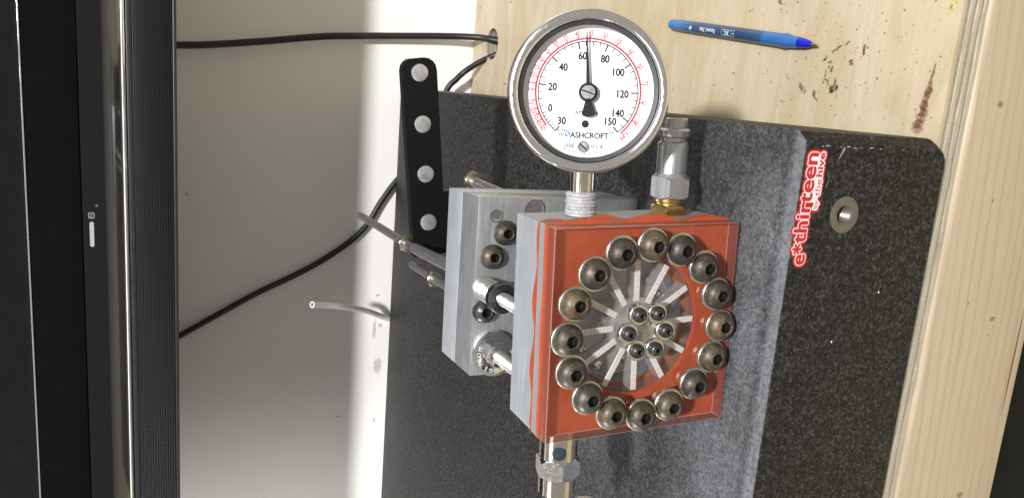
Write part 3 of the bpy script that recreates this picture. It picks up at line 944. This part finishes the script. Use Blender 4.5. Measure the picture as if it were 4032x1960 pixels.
for q in range(6):
    a = R(30 + 60 * q)
    local = T(10.1 * math.cos(a), -2.6, 10.1 * math.sin(a)) @ AX_NY @ Matrix.Rotation(random.uniform(0, 6.28), 4, 'Z')
    if hs0 is None:
        hs0 = button_bolt('hub_screw', 3.5, 3.2, 1.0, [M['black_steel'], M['socket']], fix, local)
        mb = MB(); mb.lathe(washer_geo(4.98, 2.2, 2.5), 40, closed=True)
        hw0 = mb.build('washer', M['zinc'], hs0, T(0, 0, -2.55))
    else:
        o = hs0.copy(); COL.objects.link(o); o.parent = fix; o.matrix_local = local
        w = hw0.copy(); COL.objects.link(w); w.parent = o; w.matrix_local = T(0, 0, -2.55)

# ---- pressure gauge on its stem
t = R(26)
gn = Vector((0.03, -math.cos(t), math.sin(t))).normalized()
gb = Vector((1, 0, 0)); gb = (gb - gn * gb.dot(gn)).normalized()
ga = gb.cross(gn).normalized()
GC = Vector((109.2, 31.0, 21.3)) + gn * 12.5
GF = frame(GC, ga, gb, gn)
b = MB()
b.lathe([(0, -22), (30, -22), (33, -20), (34, -17), (34, 2), (35.2, 2.2), (36.4, 3.4), (36.6, 5.0), (36.1, 6.2), (35.2, 7.0), (33.8, 7.3), (32.8, 7.0), (32.0, 6.4),
         (31.6, 5.7), (31.4, 5.0), (31.4, 4.4), (30.4, 4.2), (30.4, 0.2), (30.4, -1.0), (0, -1.0)], 96, GF)
gauge = b.build('pressure_gauge', M['stainless'], fix, I4, angle=50)
tag(gauge, 'round stainless pressure gauge with white dial')
b = MB(); b.lathe([(29.3, 4.7), (29.5, 5.2), (31.3, 5.5), (31.35, 4.5), (29.3, 4.3)], 96, GF, closed=True)
b.build('seal_ring', M['black_plastic'], gauge, I4)
b = MB(); b.lathe([(30.35, -0.2), (30.35, 4.0), (29.9, 4.0), (29.9, -0.2)], 96, GF, closed=True)
b.build('inner_ring', plain('inner_ring_steel', (0.75, 0.76, 0.8), 0.25, 0.7, 0.1, 300), gauge, I4)
b = MB(); b.lathe([(0, 0.0), (30.3, 0.0), (30.3, -0.6), (0, -0.6)], 96, GF)
b.build('dial_face', M['dial'], gauge, I4)
K = 0.874
pb, pr, pu = MB(), MB(), MB()
def arc(mb, r0, r1, a0, a1, z=0.06, n=90):
    vs, fs = [], []
    for i in range(n + 1):
        an = R(a0 + (a1 - a0) * i / n)
        for r in (r0, r1):
            vs.append((r * math.sin(an), r * math.cos(an), z))
    for i in range(n):
        fs.append((2 * i, 2 * i + 1, 2 * i + 3, 2 * i + 2))
    mb.add(vs, fs, 0, GF)
def tick(mb, ang, r0, r1, w, z=0.06):
    an = R(ang); s, c = math.sin(an), math.cos(an)
    mb.add([(r0 * s - w * c, r0 * c + w * s, z), (r1 * s - w * c, r1 * c + w * s, z), (r1 * s + w * c, r1 * c - w * s, z), (r0 * s + w * c, r0 * c - w * s, z)], [(0, 1, 2, 3)], 0, GF)
psi = lambda p: -116.5 + 1.712 * p
RA = 26.0 * K
arc(pb, RA - 0.24, RA + 0.24, psi(-14.7), psi(150))
for p in range(0, 151, 5):
    big = p % 20 == 0 and p > 0 or p == 150
    tick(pb, psi(p), RA - (3.2 if big else 2.0), RA, 0.32 if big else 0.19)
for hg in (5, 10, 15, 20, 25, 30):
    tick(pb, psi(-14.7 * hg / 30), RA - (2.8 if hg == 30 else 1.8), RA, 0.32 if hg == 30 else 0.19)
temps = [(-60, -128.9), (-40, -122), (-30, -115.3), (-20, -108.9), (-10, -100.1), (0, -88.8), (5, -82.3), (10, -74.9), (15, -66.5), (20, -57.5),
         (25, -47.6), (30, -36.8), (35, -25.4), (40, -13.1), (45, 0), (50, 14.2), (55, 29.1), (60, 45), (65, 61.8), (70, 79.6), (75, 98.9), (80, 119.5), (84, 137)]
RR = 27.3 * K
arc(pr, RR - 0.40, RR + 0.40, -130, 138)
for i, (tv, an) in enumerate(temps):
    tick(pr, an, RR, RR + 1.6, 0.28)
    if i:
        p0 = temps[i - 1][1]
        for j in range(1, 5):
            tick(pr, p0 + (an - p0) * j / 5, RR, RR + 0.9, 0.13)
    s = '84\u00b0F' if tv == 84 else str(tv)
    flip = abs(an) > 92
    put_text(pr, s, 30.1 * K * math.sin(R(an)), 30.1 * K * math.cos(R(an)), 2.4 * K, GF, -R(an) + (math.pi if flip else 0), 0, 0.02, 0.86, depth=0.06)
for s, a_, b_ in (('0', -19.3, -8.8), ('20', -18.6, 2.1), ('40', -13.4, 12.3), ('60', -3.7, 18.3), ('80', 8, 17.1), ('100', 15.0, 10.6), ('120', 17.8, -0.4),
                  ('140', 16, -10.3), ('150', 12.3, -14.7), ('30', -13, -15.2)):
    put_text(pb, s, a_ * K, b_ * K, 3.75 * K, GF, 0, 0, 0.035, 0.84, depth=0.06)
put_text(pb, 'ASHCROFT', 1.9 * K, -22.4 * K, 2.9 * K, GF, 0, 0, 0.03, 1.0, 0.95, depth=0.06)
put_text(pb, 'in Hg', -12.3 * K, -19.9 * K, 1.85 * K, GF, 0, 0, 0.015, 0.95, depth=0.06)
put_text(pb, 'vac', -12.8 * K, -22 * K, 1.85 * K, GF, 0, 0, 0.015, 0.95, depth=0.06)
put_text(pb, 'psi', 13.7 * K, -20.1 * K, 1.85 * K, GF, 0, 0, 0.015, 0.95, depth=0.06)
put_text(pb, '1008', -8.8 * K, -27.9 * K, 2.0 * K, GF, 0, 0, 0.02, 0.9, 1.15, depth=0.06)
put_text(pb, 'U.S.A.', 6.6 * K, -28.0 * K, 2.0 * K, GF, 0, 0, 0.02, 0.9, 1.15, depth=0.06)
put_text(pb, 'AMERICA', 0, -10.5 * K, 1.9 * K, GF, 0, 0, 0.015, 0.95, 1.2, depth=0.06)
wd = 'Welded AISI 316 tube & socket'
for i, ch in enumerate(wd):
    if ch != ' ':
        an = R(180 + 21.5 - 43 * (i + 0.5) / len(wd))
        put_text(pb, ch, 31.6 * K * math.sin(an), 31.6 * K * math.cos(an), 1.1 * K, GF, -an + math.pi, 0, 0.01, 1.0, depth=0.06)
pu.lathe([(0, 0.06), (1.25, 0.06)], 24, GF @ Tm(-9.6 * K, -21.9 * K, 0))
pb.build('black_print', M['dial_black'], gauge, I4, flat=True)
pr.build('red_print', M['dial_red'], gauge, I4, flat=True)
pu.build('blue_logo', M['dial_blue'], gauge, I4, flat=True)
b = MB()
b.add([(-10.9 * K, -20.7 * K, 0.1), (-10.3 * K, -20.3 * K, 0.1), (-8.2 * K, -23.1 * K, 0.1), (-8.9 * K, -23.4 * K, 0.1)], [(0, 1, 2, 3)], 0, GF)
b.build('logo_slash', M['dial'], gauge, I4, flat=True)
na = R(-4.1)
NR = GF @ Matrix.Rotation(-na, 4, 'Z')
b = MB()
b.add([(-0.85, 3, 2.6), (0.85, 3, 2.6), (0.24, 26.3, 2.6), (-0.24, 26.3, 2.6), (-0.85, 3, 3.0), (0.85, 3, 3.0), (0.24, 26.3, 2.8), (-0.24, 26.3, 2.8)],
      [(3, 2, 1, 0), (4, 5, 6, 7), (0, 1, 5, 4), (1, 2, 6, 5), (2, 3, 7, 6), (3, 0, 4, 7)], 0, NR)
tail = [(-1.1, -3), (1.1, -3), (3.2, -9.6), (2.2, -10.7), (0, -11.0), (-2.2, -10.7), (-3.2, -9.6)]
vs = [(x, y, 2.6) for x, y in tail] + [(x, y, 3.0) for x, y in tail]
b.add(vs, [tuple(range(7))[::-1], tuple(range(7, 14))] + [(i, (i + 1) % 7, 7 + (i + 1) % 7, 7 + i) for i in range(7)], 0, NR)
b.lathe([(0, 0.2), (3.9, 0.2), (4.3, 3.2), (3.8, 3.5), (0, 3.5)], 48, GF)
b.build('needle', M['dial_black'], gauge, I4)
b = MB(); b.lathe([(0, 4.3), (2.8, 4.3), (3.1, 3.9), (3.1, 3.5)], 48, GF); b.build('needle_cap', M['zinc'], gauge, I4)
b = MB()
b.box(-3.0, 3.0, -0.3, 0.3, 4.3, 4.36, mat=GF @ Matrix.Rotation(R(-18), 4, 'Z'))
b.build('screw_slot', M['dial_black'], gauge, I4)
b = MB()
b.box(-2.3, 2.3, -0.32, 0.32, 1.22, 1.3, mat=GF @ Tm(-0.9 * K, -28.2 * K, 0) @ Matrix.Rotation(R(-40), 4, 'Z'))
b.build('screw_slot', M['dial_black'], gauge, I4)
b = MB(); b.lathe([(0, 1.2), (2.0, 1.2), (2.6, 0.7), (2.6, 0)], 32, GF @ Tm(-0.9 * K, -28.2 * K, 0)); b.build('dial_screw', M['zinc'], gauge, I4)
b = MB(); b.lathe([(0, 0.08), (1.7, 0.08)], 32, GF @ Tm(-0.5 * K, -16.3 * K, 0)); b.build('dial_hole', M['dial_black'], gauge, I4)
b = MB(); b.lathe([(0, 4.9), (29.25, 4.9), (29.25, 4.65), (0, 4.65)], 64, GF); b.build('glass', M['glass'], gauge, I4)
SX = Tm(50.8, 31.0, 21.3) @ AX_PX
b = MB(); b.lathe([(0, 0), (5.9, 0), (5.9, 22), (6.6, 22.2), (6.6, 26), (0, 26)], 48, SX); b.build('stem', M['nickel'], gauge, I4)
b = MB()
prof = [(5.9, 0.0)]
for i in range(7):
    prof += [(7.6 + 0.3 * math.sin(i * 2.1), 0.5 + i * 1.6), (7.4 + 0.2 * math.sin(i * 1.3), 1.6 + i * 1.6), (6.7, 1.95 + i * 1.6)]
prof += [(5.9, 12.0)]
b.lathe(prof, 64, SX, radf=lambda j, t_: 1 + 0.018 * math.sin(3 * t_ + j) + 0.012 * math.sin(7 * t_ + 2 * j))
b.build('thread_tape', M['tape'], gauge, I4, angle=60)

# ---- air nipple and bushing
CX = Tm(50.8, 30.0, -28.4) @ AX_PX
b = MB(); b.lathe([(0, 20.5), (7.7, 20.5), (7.7, 35.2), (7.4, 36.0), (6.5, 36.6), (6.5, 38.4), (7.9, 39.2), (8.0, 39.6), (8.0, 42.0), (7.2, 42.9), (6.5, 43.2), (6.5, 47.6), (6.1, 48.2), (4.2, 48.2), (3.6, 46.0), (0, 46)], 56, CX)
nip = b.build('air_nipple', M['alu_bright'], fix, I4, angle=30)
b = MB(); hex_prism(b, 9.3, 8.3, 19.0, CX @ Matrix.Rotation(R(25), 4, 'Z'), cham=1.4); b.lathe([(9.0, 18.8), (7.8, 20.6)], 48, CX)
b.build('hexagon', M['alu_hex'], nip, I4, angle=20)
b = MB(); hex_prism(b, 8.4, 0.2, 5.0, CX @ Matrix.Rotation(R(22), 4, 'Z'), cham=1.0); b.lathe([(6.6, 4.8), (6.6, 6.0), (7.3, 6.6), (7.3, 7.6), (6.2, 8.4)], 48, CX)
b.build('brass_bushing', M['brass'], nip, I4, angle=25)
b = MB()
fr_u = frame((50.8 + 2.5, 30.0, -28.4), (0, -0.93, -0.37), (1, 0, 0), (0, -0.37, 0.93))
# ---- relief valve on the left face
VX = Tm(-50.8, 30.0, 27.2) @ AX_NX
b = MB(); b.lathe([(0, 0), (9.7, 0), (9.7, 22.5), (0, 22.5)], 56, VX)
val = b.build('relief_valve', M['nickel'], fix, I4, angle=30)
b = MB(); hex_prism(b, 10.2, 22.5, 33.0, VX @ Matrix.Rotation(R(12), 4, 'Z'), cham=1.6); b.build('hexagon', M['stainless'], val, I4, angle=20)
b = MB(); b.lathe([(9.2, 33), (9.6, 33.4), (9.6, 42.4), (9.0, 43), (0, 43)], 56, VX); b.build('barrel', M['nickel'], val, I4, angle=30)
b = MB(); b.lathe([(3.1, 43), (3.1, 60), (0, 60)], 24, VX); b.build('pin', M['brass'], val, I4)
def patch(ang, h, rad, r, k):
    mb = MB()
    vs = [(r * math.cos(ang), r * math.sin(ang), h)]; fs = []; ks = []
    for q, f in enumerate((0.35, 0.7, 0.9, 1.0, 1.14)):
        for i in range(28):
            tt = 2 * math.pi * i / 28
            aa = ang + math.asin(max(-1, min(1, rad * f * math.cos(tt) / r)))
            rr = r + (0.03 if q < 4 else 0.0)
            vs.append((rr * math.cos(aa), rr * math.sin(aa), h + rad * f * math.sin(tt)))
    for i in range(28):
        fs.append((0, 1 + i, 1 + (i + 1) % 28)); ks.append(k)
    for q in range(4):
        for i in range(28):
            o = 1 + q * 28
            fs.append((o + i, o + 28 + i, o + 28 + (i + 1) % 28, o + (i + 1) % 28)); ks.append(k if q < 3 else 2)
    mb.add(vs, fs, ks, VX)
    return mb
M['blue_seal'] = plain('blue_seal', (0.035, 0.055, 0.068), 0.22, 0.4, 0.6, 900)
for ang, k in ((R(-67), 1), (R(-147), 0), (R(60), 0)):
    patch(ang, 17.5, 3.7, 9.72, k).build('vent_hole', [M['dark_gap'], M['blue_seal'], M['nickel']], val, I4)
b = MB()
pts = []
for i in range(33):
    a = 2 * math.pi * i / 32
    pts.append(Vector((-112 + 15 * math.cos(a), 26, 15 + 15 * math.sin(a))))
b.tube(pts, 0.8, 8, cap=False); b.build('pull_ring', M['zinc'], val, I4)
b = MB()
def curved_text(mb, lines, m, r, h, ang0, z0, dz):
    for li, s in enumerate(lines):
        for i, ch in enumerate(s):
            if ch == ' ': continue
            an = ang0 + (i - len(s) / 2) * h * 1.05 / r
            d = Vector((math.cos(an), math.sin(an), 0))
            f = m @ frame((d.x * r, d.y * r, z0 + dz * li), (-d.y, d.x, 0), (0, 0, -1), (d.x, d.y, 0))
            put_text(mb, ch, 0, 0, h, f, 0, 0, 0.01)
curved_text(b, ('NGP', 'PEG 9', 'TUAW'), VX, 9.66, 1.7, R(215), 35.4, 2.7)
b.build('stamped_lettering', M['zinc'], val, I4, flat=True)

# ---- rear block of two plates (its own slight turn)
ya = R(2.7)
BW = frame((-50.7, 125.4, 103.0), (math.cos(ya), math.sin(ya), 0), (-math.sin(ya), math.cos(ya), 0), (0, 0, 1), MM)
BL = FX.inverted() @ BW
b = MB(); b.box(-101.8, 0, 0, 26.0, -102.4, 0, 0.5, 2); rp = b.build('rear_plate', M['alu_back'], fix, BL)
b = MB(); b.box(-101.9, 0.1, 26.2, 49.5, -102.6, 0.05, 0.5, 2); b.build('rear_plate', M['alu'], fix, BL)
def bore(x, z, r, depth=4):
    b = MB(); b.lathe([(r * 0.9, 0.05), (r, 0.12), (r + 0.5, 0.02)], 32, Tm(x, 0, z) @ AX_NY)
    o = b.build('bore', M['stainless'], rp, I4)
    b = MB(); b.lathe([(0, 0.06), (r * 0.92, 0.06)], 32, Tm(x + r * 0.16, 0, z + r * 0.1) @ AX_NY @ Matrix.Diagonal((0.8, 0.9, 1, 1))); b.build('bore_shade', M['dark_steel'], rp, I4)  # flat dark disc: shade inside the bore put into the colour
bore(-10.6, -11.2, 3.4)
bore(-7.0, -34.5, 6.0)
for (x, z, mt, r) in ((-20.0, -16.8, 'bolt', 7.0), (-33.4, -9.6, 'bolt', 7.0), (-64.2, -6.4, 'black', 6.8)):
    lo = BL @ T(x, 0, z) @ AX_NY @ Matrix.Rotation(random.uniform(0, 3), 4, 'Z')
    o = button_bolt('plate_bolt', r, 6.0, 2.6, [M['bolt'] if mt == 'bolt' else M['black_steel'], M['socket']], fix, lo)
    if x == -20.0:
        b = MB()
        for i, ch in enumerate('YFS'):
            an = R(150 + 34 * i)
            put_text(b, ch, 0, 0, 1.7, frame((5.3 * math.cos(an), 5.3 * math.sin(an), 4.55), (-math.sin(an), math.cos(an), 0), (-math.cos(an) * 0.75, -math.sin(an) * 0.75, 0.66), (math.cos(an) * 0.66, math.sin(an) * 0.66, 0.75)), 0, 0, 0.02)
        b.build('stamped_letters', M['socket'], o, Matrix.Rotation(0, 4, 'Z'), flat=True)
# threaded plunger fitting
PL = Tm(-51.0, 0, -5.6) @ AX_NY
b = MB(); b.lathe(thread_prof(6.8, 0, 22, 1.9, 1.1), 40, PL); plg = b.build('plunger_fitting', M['zinc'], fix, BL, angle=20)
b = MB(); b.lathe([(6.0, 22.8), (8.0, 23), (8.3, 23.4), (8.3, 27.4), (7.8, 28.2), (4.6, 28.4), (4.4, 27.5)], 40, PL); b.build('collar', plain('dark_steel', (0.17, 0.17, 0.175), 0.3, 1.0, 0.2, 900), plg, I4)
b = MB(); b.lathe(thread_prof(3.7, 27, 50, 1.6, 0.8), 28, PL); b.build('stud', M['zinc'], plg, I4, angle=20)
# flange nut with stud to the front block
FN = Tm(-88.6, 0, -13.8) @ AX_NY
b = MB(); b.lathe([(0, 0), (13.2, 0), (13.4, 0.5), (13.4, 2.2), (12.6, 2.8), (11.4, 3.0), (0, 3.0)], 56, FN); fn = b.build('flange_nut', M['stainless'], fix, BL)
b = MB(); hex_prism(b, 6.4, 3.0, 9.5, FN @ Matrix.Rotation(R(10), 4, 'Z'), cham=0.8); b.build('hexagon', M['stainless'], fn, I4, angle=20)
b = MB(); b.lathe(thread_prof(4.0, 9.4, 50, 1.6, 0.8), 28, FN); b.build('stud', M['zinc'], fn, I4, angle=20)
b = MB()
ns = 'AWPLUGS.COM'
for i, ch in enumerate(ns):
    an = R(262 - i * 19)
    put_text(b, ch, 0, 0, 2.3, FN @ frame((10.0 * math.cos(an), 10.0 * math.sin(an), 3.12), (math.sin(an), -math.cos(an), 0), (math.cos(an), math.sin(an), 0), (0, 0, 1)), 0, 0, 0.01)
b.build('stamped_letters', M['white_print'], fn, I4, flat=True)
# threaded rods out of the back (world millimetres)
WI = FX.inverted()
def rod(p0, p1, r, nut_y=None, nr=4.5):
    p0, p1 = Vector(p0), Vector(p1)
    d = (p1 - p0).normalized()
    L = (p1 - p0).length
    q = Vector((0, 0, 1)).rotation_difference(d).to_matrix().to_4x4()
    m = Matrix.Translation(p0) @ q
    b = MB(); b.lathe(thread_prof(r, 0, L - 1, 1.3, 0.22)[:-1] + [(r * 0.8, L), (0, L)], 24, m)
    o = b.build('threaded_rod', M['steel_rod'], fix, WI, angle=60)
    if nut_y:
        s = (nut_y - p0.y) / d.y
        b = MB(); hex_prism(b, nr, s - 2.2, s + 2.2, m @ Matrix.Rotation(R(14), 4, 'Z'), cham=0.6); b.build('nut', M['nut_brass'], o, I4, angle=20)
    return o
rod((-107.5, 262, 99.0), (-106.2, 381, 109), 3.1, 270.5, 5.6)
rod((-104, 172, 94), (-108.0, 257, 97.5), 3.9)
rod((-120, 170, 91.4), (-123.8, 273, 94.2), 2.7, 222, 5.0)
rod((-59, 172, 61), (-57.5, 251, 60.5), 3.6, 243, 6.8)
# black bar with four pins
bt = math.atan2(86.8 - 99.2, -89.9 - 14.1)   # slope of the pin line
ex = Vector((104.0, 0, 12.4)).normalized(); ez = Vector((-12.4, 0, 104.0)).normalized()
BF = frame((14.1, 260, 99.2), ex, (0, 1, 0), ez)
poly = []
for i in range(9):
    a = R(90 - 22.5 * i)
    c = (2.0, 4.5 if math.sin(a) >= 0 else -4.5)
    poly.append((1.5 + 8.5 * math.cos(a), (3.6 if a > 0 else -3.6) + 8.8 * math.sin(a)))
poly += [(-83.5, -12.5), (-83.5, -32), (-129, -32), (-129, 12.4)]
b = MB(); b.prism(poly, 0, 8.0)
bar = b.build('bracket_bar', M['black_bar'], fix, WI @ frame((14.1, 260, 99.2), ex, (0, 1, 0), ez, MM), angle=35)
for q in range(4):
    x = -104.7 * q / 3
    b = MB(); b.lathe([(0, 1.3), (4.2, 1.3), (5.6, 1.0), (6.0, 0.3), (6.0, -1)], 40, Tm(x, 0, 0) @ AX_NY)
    b.build('pin', M['pin'], bar, I4)

# ------------------------------------------------------------------ television
tv = tag(empty('television', T(-250, 470, 250)), 'black flat television with chrome trim and perforated speaker strip', 'television')
VT = T(250, -470, -250)
TX0, TX1, TY = -1110, 560, 470
def strip(mb, prof, k=0):
    n = len(prof)
    vs = [(TX0, y, z) for y, z in prof] + [(TX1, y, z) for y, z in prof]
    mb.add(vs, [(i, i + 1, n + i + 1, n + i) for i in range(n - 1)], k)
b = MB(); b.box(TX0, TX1, TY + 6, TY + 62, 250.4, 900, 3); b.build('cabinet_back', M['black_plastic'], tv, VT)
b = MB(); b.box(TX0 + 1, TX1 - 1, TY + 1.0, TY + 5.9, 252.4, 283.5, 0.6); b.build('speaker_grille', M['grille'], tv, VT)
b = MB(); b.box(TX0, TX1, TY - 0.5, TY + 5.8, 249.6, 252.6, 0.8); b.build('bottom_lip', M['black_plastic'], tv, VT)
b = MB(); b.tube([(TX0, TY + 4.2, 290.6), (TX1, TY + 4.2, 290.6)], 1.9, 20); b.build('chrome_trim', M['chrome'], tv, VT)
b = MB(); b.box(TX0, TX1, TY + 2.2, TY + 5.9, 283.7, 288.0, 0.4); b.build('trim_gap', M['black_plastic'], tv, VT)
b = MB()
prof = [(TY, 323.6), (TY, 310)] + [(TY + 4.6 * (i / 14) ** 1.7, 310 - 18.0 * i / 14) for i in range(1, 15)]
strip(b, prof); o = b.build('control_panel', M['tv_lower'], tv, VT, angle=60)
b = MB()
prof = [(TY + 3, 323.9), (TY + 0.4, 324.2), (TY, 325), (TY, 345), (TY + 0.5, 362.4), (TY + 2, 363)]
strip(b, prof); b.build('bezel', M['gloss_black'], tv, VT, angle=60)
b = MB(); b.box(TX0, TX1, TY - 0.1, TY + 3, 363.2, 364.3, 0.25); b.build('trim_line', M['chrome'], tv, VT)
b = MB(); b.box(TX0, TX1, TY + 3, TY + 5.9, 364.4, 860, 0.2); b.build('screen', M['screen'], tv, VT)
b = MB(); b.box(TX0, TX1, TY + 2.9, TY + 5.8, 322.8, 324.6); b.build('seam', M['dark_gap'], tv, VT)
pl = []
b = MB()
for i in range(17):
    a = math.pi / 2 - math.pi * i / 16
    pl.append((-131 + 1.6 * math.cos(a) + 0, 317 + 1.6 * math.sin(a)))
for i in range(17):
    a = -math.pi / 2 - math.pi * i / 16
    pl.append((-149.5 + 1.6 * math.cos(a), 317 + 1.6 * math.sin(a)))
b.prism(pl, TY - 0.25, TY + 0.3); b.build('standby_light', M['grey_print'], tv, VT, flat=True)
b = MB()
b.ring_prism(rect_pts(-124, 317, -126.6, -121.4, 314.6, 319.4, 16, R(11.25)), rect_pts(-124, 317, -125.9, -122.1, 315.3, 318.7, 16, R(11.25)), TY - 0.2, TY + 0.2)
put_text(b, 'PC', -124, 317, 1.8, frame((0, TY - 0.15, 0), (1, 0, 0), (0, 0, 1), (0, -1, 0)), 0, 0, 0.02)
b.box(-116.4, -114.6, TY - 0.1, TY + 0.4, 312.6, 313.2); b.box(-115.8, -115.2, TY - 0.1, TY + 0.4, 311.9, 313.9)
b.build('printed_icon', M['tv_print'], tv, VT, flat=True)

# ------------------------------------------------------------------ cables and tube
def smooth_path(pts, n=8):
    P = [Vector(p) for p in pts]
    out = []
    for i in range(len(P) - 1):
        p0, p1, p2, p3 = P[max(i - 1, 0)], P[i], P[i + 1], P[min(i + 2, len(P) - 1)]
        for j in range(n):
            u = j / n
            out.append(0.5 * ((2 * p1) + (p2 - p0) * u + (2 * p0 - 5 * p1 + 4 * p2 - p3) * u * u + (3 * p1 - p0 - 3 * p2 + p3) * u ** 3))
    out.append(P[-1])
    return out
b = MB()
b.tube(smooth_path([(20, 640, 420), (24, 655, 320), (26.9, 655, 241), (37.1, 655, 169), (49.3, 655, 100.5), (54.6, 655, 55.5), (59.2, 654, 8.7), (64.5, 648, -50), (66, 634, -84), (64, 618, -100), (62, 608, -125), (62, 606, -180)]), 3.9, 12)
tag(b.build('power_cable', M['cable']), 'straight black cable dropping down the wall into the bench hole', 'cable', 'black cables behind the bench')
b = MB()
b.tube(smooth_path([(-330, 660, 330), (-312, 665.5, 272), (-298.3, 665.5, 245), (-277.5, 665.5, 208.6), (-252.5, 665.5, 164.6), (-230.3, 665.5, 119), (-215, 665.5, 91), (-196.5, 665.5, 63), (-180.7, 665.5, 44), (-163, 665.5, 29.9), (-145.7, 665.5, 20.7), (-130.7, 665.5, 11.4), (-116, 665.5, 1), (-80, 665, -28), (-40, 664, -46), (1.2, 652, -55), (15, 648, -65), (25.4, 645, -74.7), (38, 630, -88), (48, 614, -104), (54, 608, -130), (55, 608, -180)]), 3.5, 12)
tag(b.build('power_cable', M['cable']), 'curved black cable sagging behind the granite plate', 'cable', 'black cables behind the bench')
b = MB()
path = smooth_path([(-244, 585, 111), (-249, 598, 93), (-255.7, 612, 71.7), (-270.8, 640, 36.1), (-291, 665, -0.8), (-306, 666, -40), (-315, 666, -91)])
nseg = len(path)
b.tube(path, 3.7, 16, cap=False)
b.tube(path, 2.4, 16, cap=False)
b.lathe([(2.4, 0), (3.7, 0)], 16, Matrix.Translation(path[0]) @ (path[0] - path[1]).to_track_quat('Z', 'Y').to_matrix().to_4x4())
tag(b.build('plastic_tube', M['tube']), 'milky clear plastic tube standing up behind the granite plate', 'tube')

# ------------------------------------------------------------------ pen
pa, pb_ = Vector((65.0, 242.5, -88.4)), Vector((46.6, 92.5, -88.6))
ax = (pb_ - pa).normalized()
side = ax.cross(Vector((0, 0, 1))).normalized()
upv = side.cross(ax).normalized()
PM = frame(pa, side, upv, ax, MM)
pen = tag(empty('ballpoint_pen', PM), 'blue capless ballpoint pen lying on the plywood', 'pen')
b = MB(); b.lathe([(3.4, 7.0), (3.75, 9.5), (3.9, 13), (4.05, 60), (4.05, 119), (4.2, 121.5), (4.45, 124), (4.3, 126.5), (3.6, 130), (3.2, 137)], 40)
barrel = b.build('barrel', M['pen'], pen, I4)
b = MB(); b.lathe([(0, 0), (2.6, 0.2), (3.3, 1.2), (3.5, 3), (3.55, 7.4)], 36); b.build('end_plug', M['pen_cap'], pen, I4)
b = MB(); b.lathe([(3.0, 136.6), (3.05, 137.4), (2.6, 142), (1.5, 146.5), (1.1, 147.4), (0, 147.4)], 32); b.build('ink_collar', M['ink_tip'], pen, I4)
b = MB(); b.lathe([(1.15, 147), (1.05, 148.4), (0.55, 151.0), (0.4, 151.3), (0, 151.5)], 20); b.build('metal_tip', M['brass'], pen, I4)
b = MB()
def pen_text(s, zc, h, bold=0.01, slant=0.0, rows=0.0):
    vs, fs = text_geo(s, bold)
    sc = h / 0.70
    out = []
    for v in vs:
        along = zc - (v.x + slant * v.y) * sc * -1 * -1       # text runs from the tip end towards the plug
        a = (v.y * sc + rows) / 4.1
        r = 4.12
        # facing the viewer: up and a little to the bench front
        out.append((r * math.sin(a + 0.12), r * math.cos(a + 0.12), along))
    b.add(out, fs, 0)
pen_text('BIC', 67.5 + 4, 2.3, 0.03)
pen_text('Round Stic', 50.5, 2.9, 0.015, 0.2)
pen_text('M', 30.5, 2.6, 0.02, 0.2)
for (z0, z1, h0, h1) in ((66.3, 76.8, 1.75, 2.0), (66.3, 76.8, -2.0, -1.75), (66.0, 66.3, -1.75, 1.75), (76.8, 77.1, -1.75, 1.75), (78.3, 79.6, -2.2, 2.0)):
    vs = []
    for z in (z0, z1):
        for h_ in (h0, (h0 + h1) / 2, h1):
            a = h_ / 4.1
            vs.append((4.12 * math.sin(a + 0.12), 4.12 * math.cos(a + 0.12), z))
    b.add(vs, [(0, 1, 4, 3), (1, 2, 5, 4)])
b.build('printing', M['white_print'], barrel, I4, flat=True)
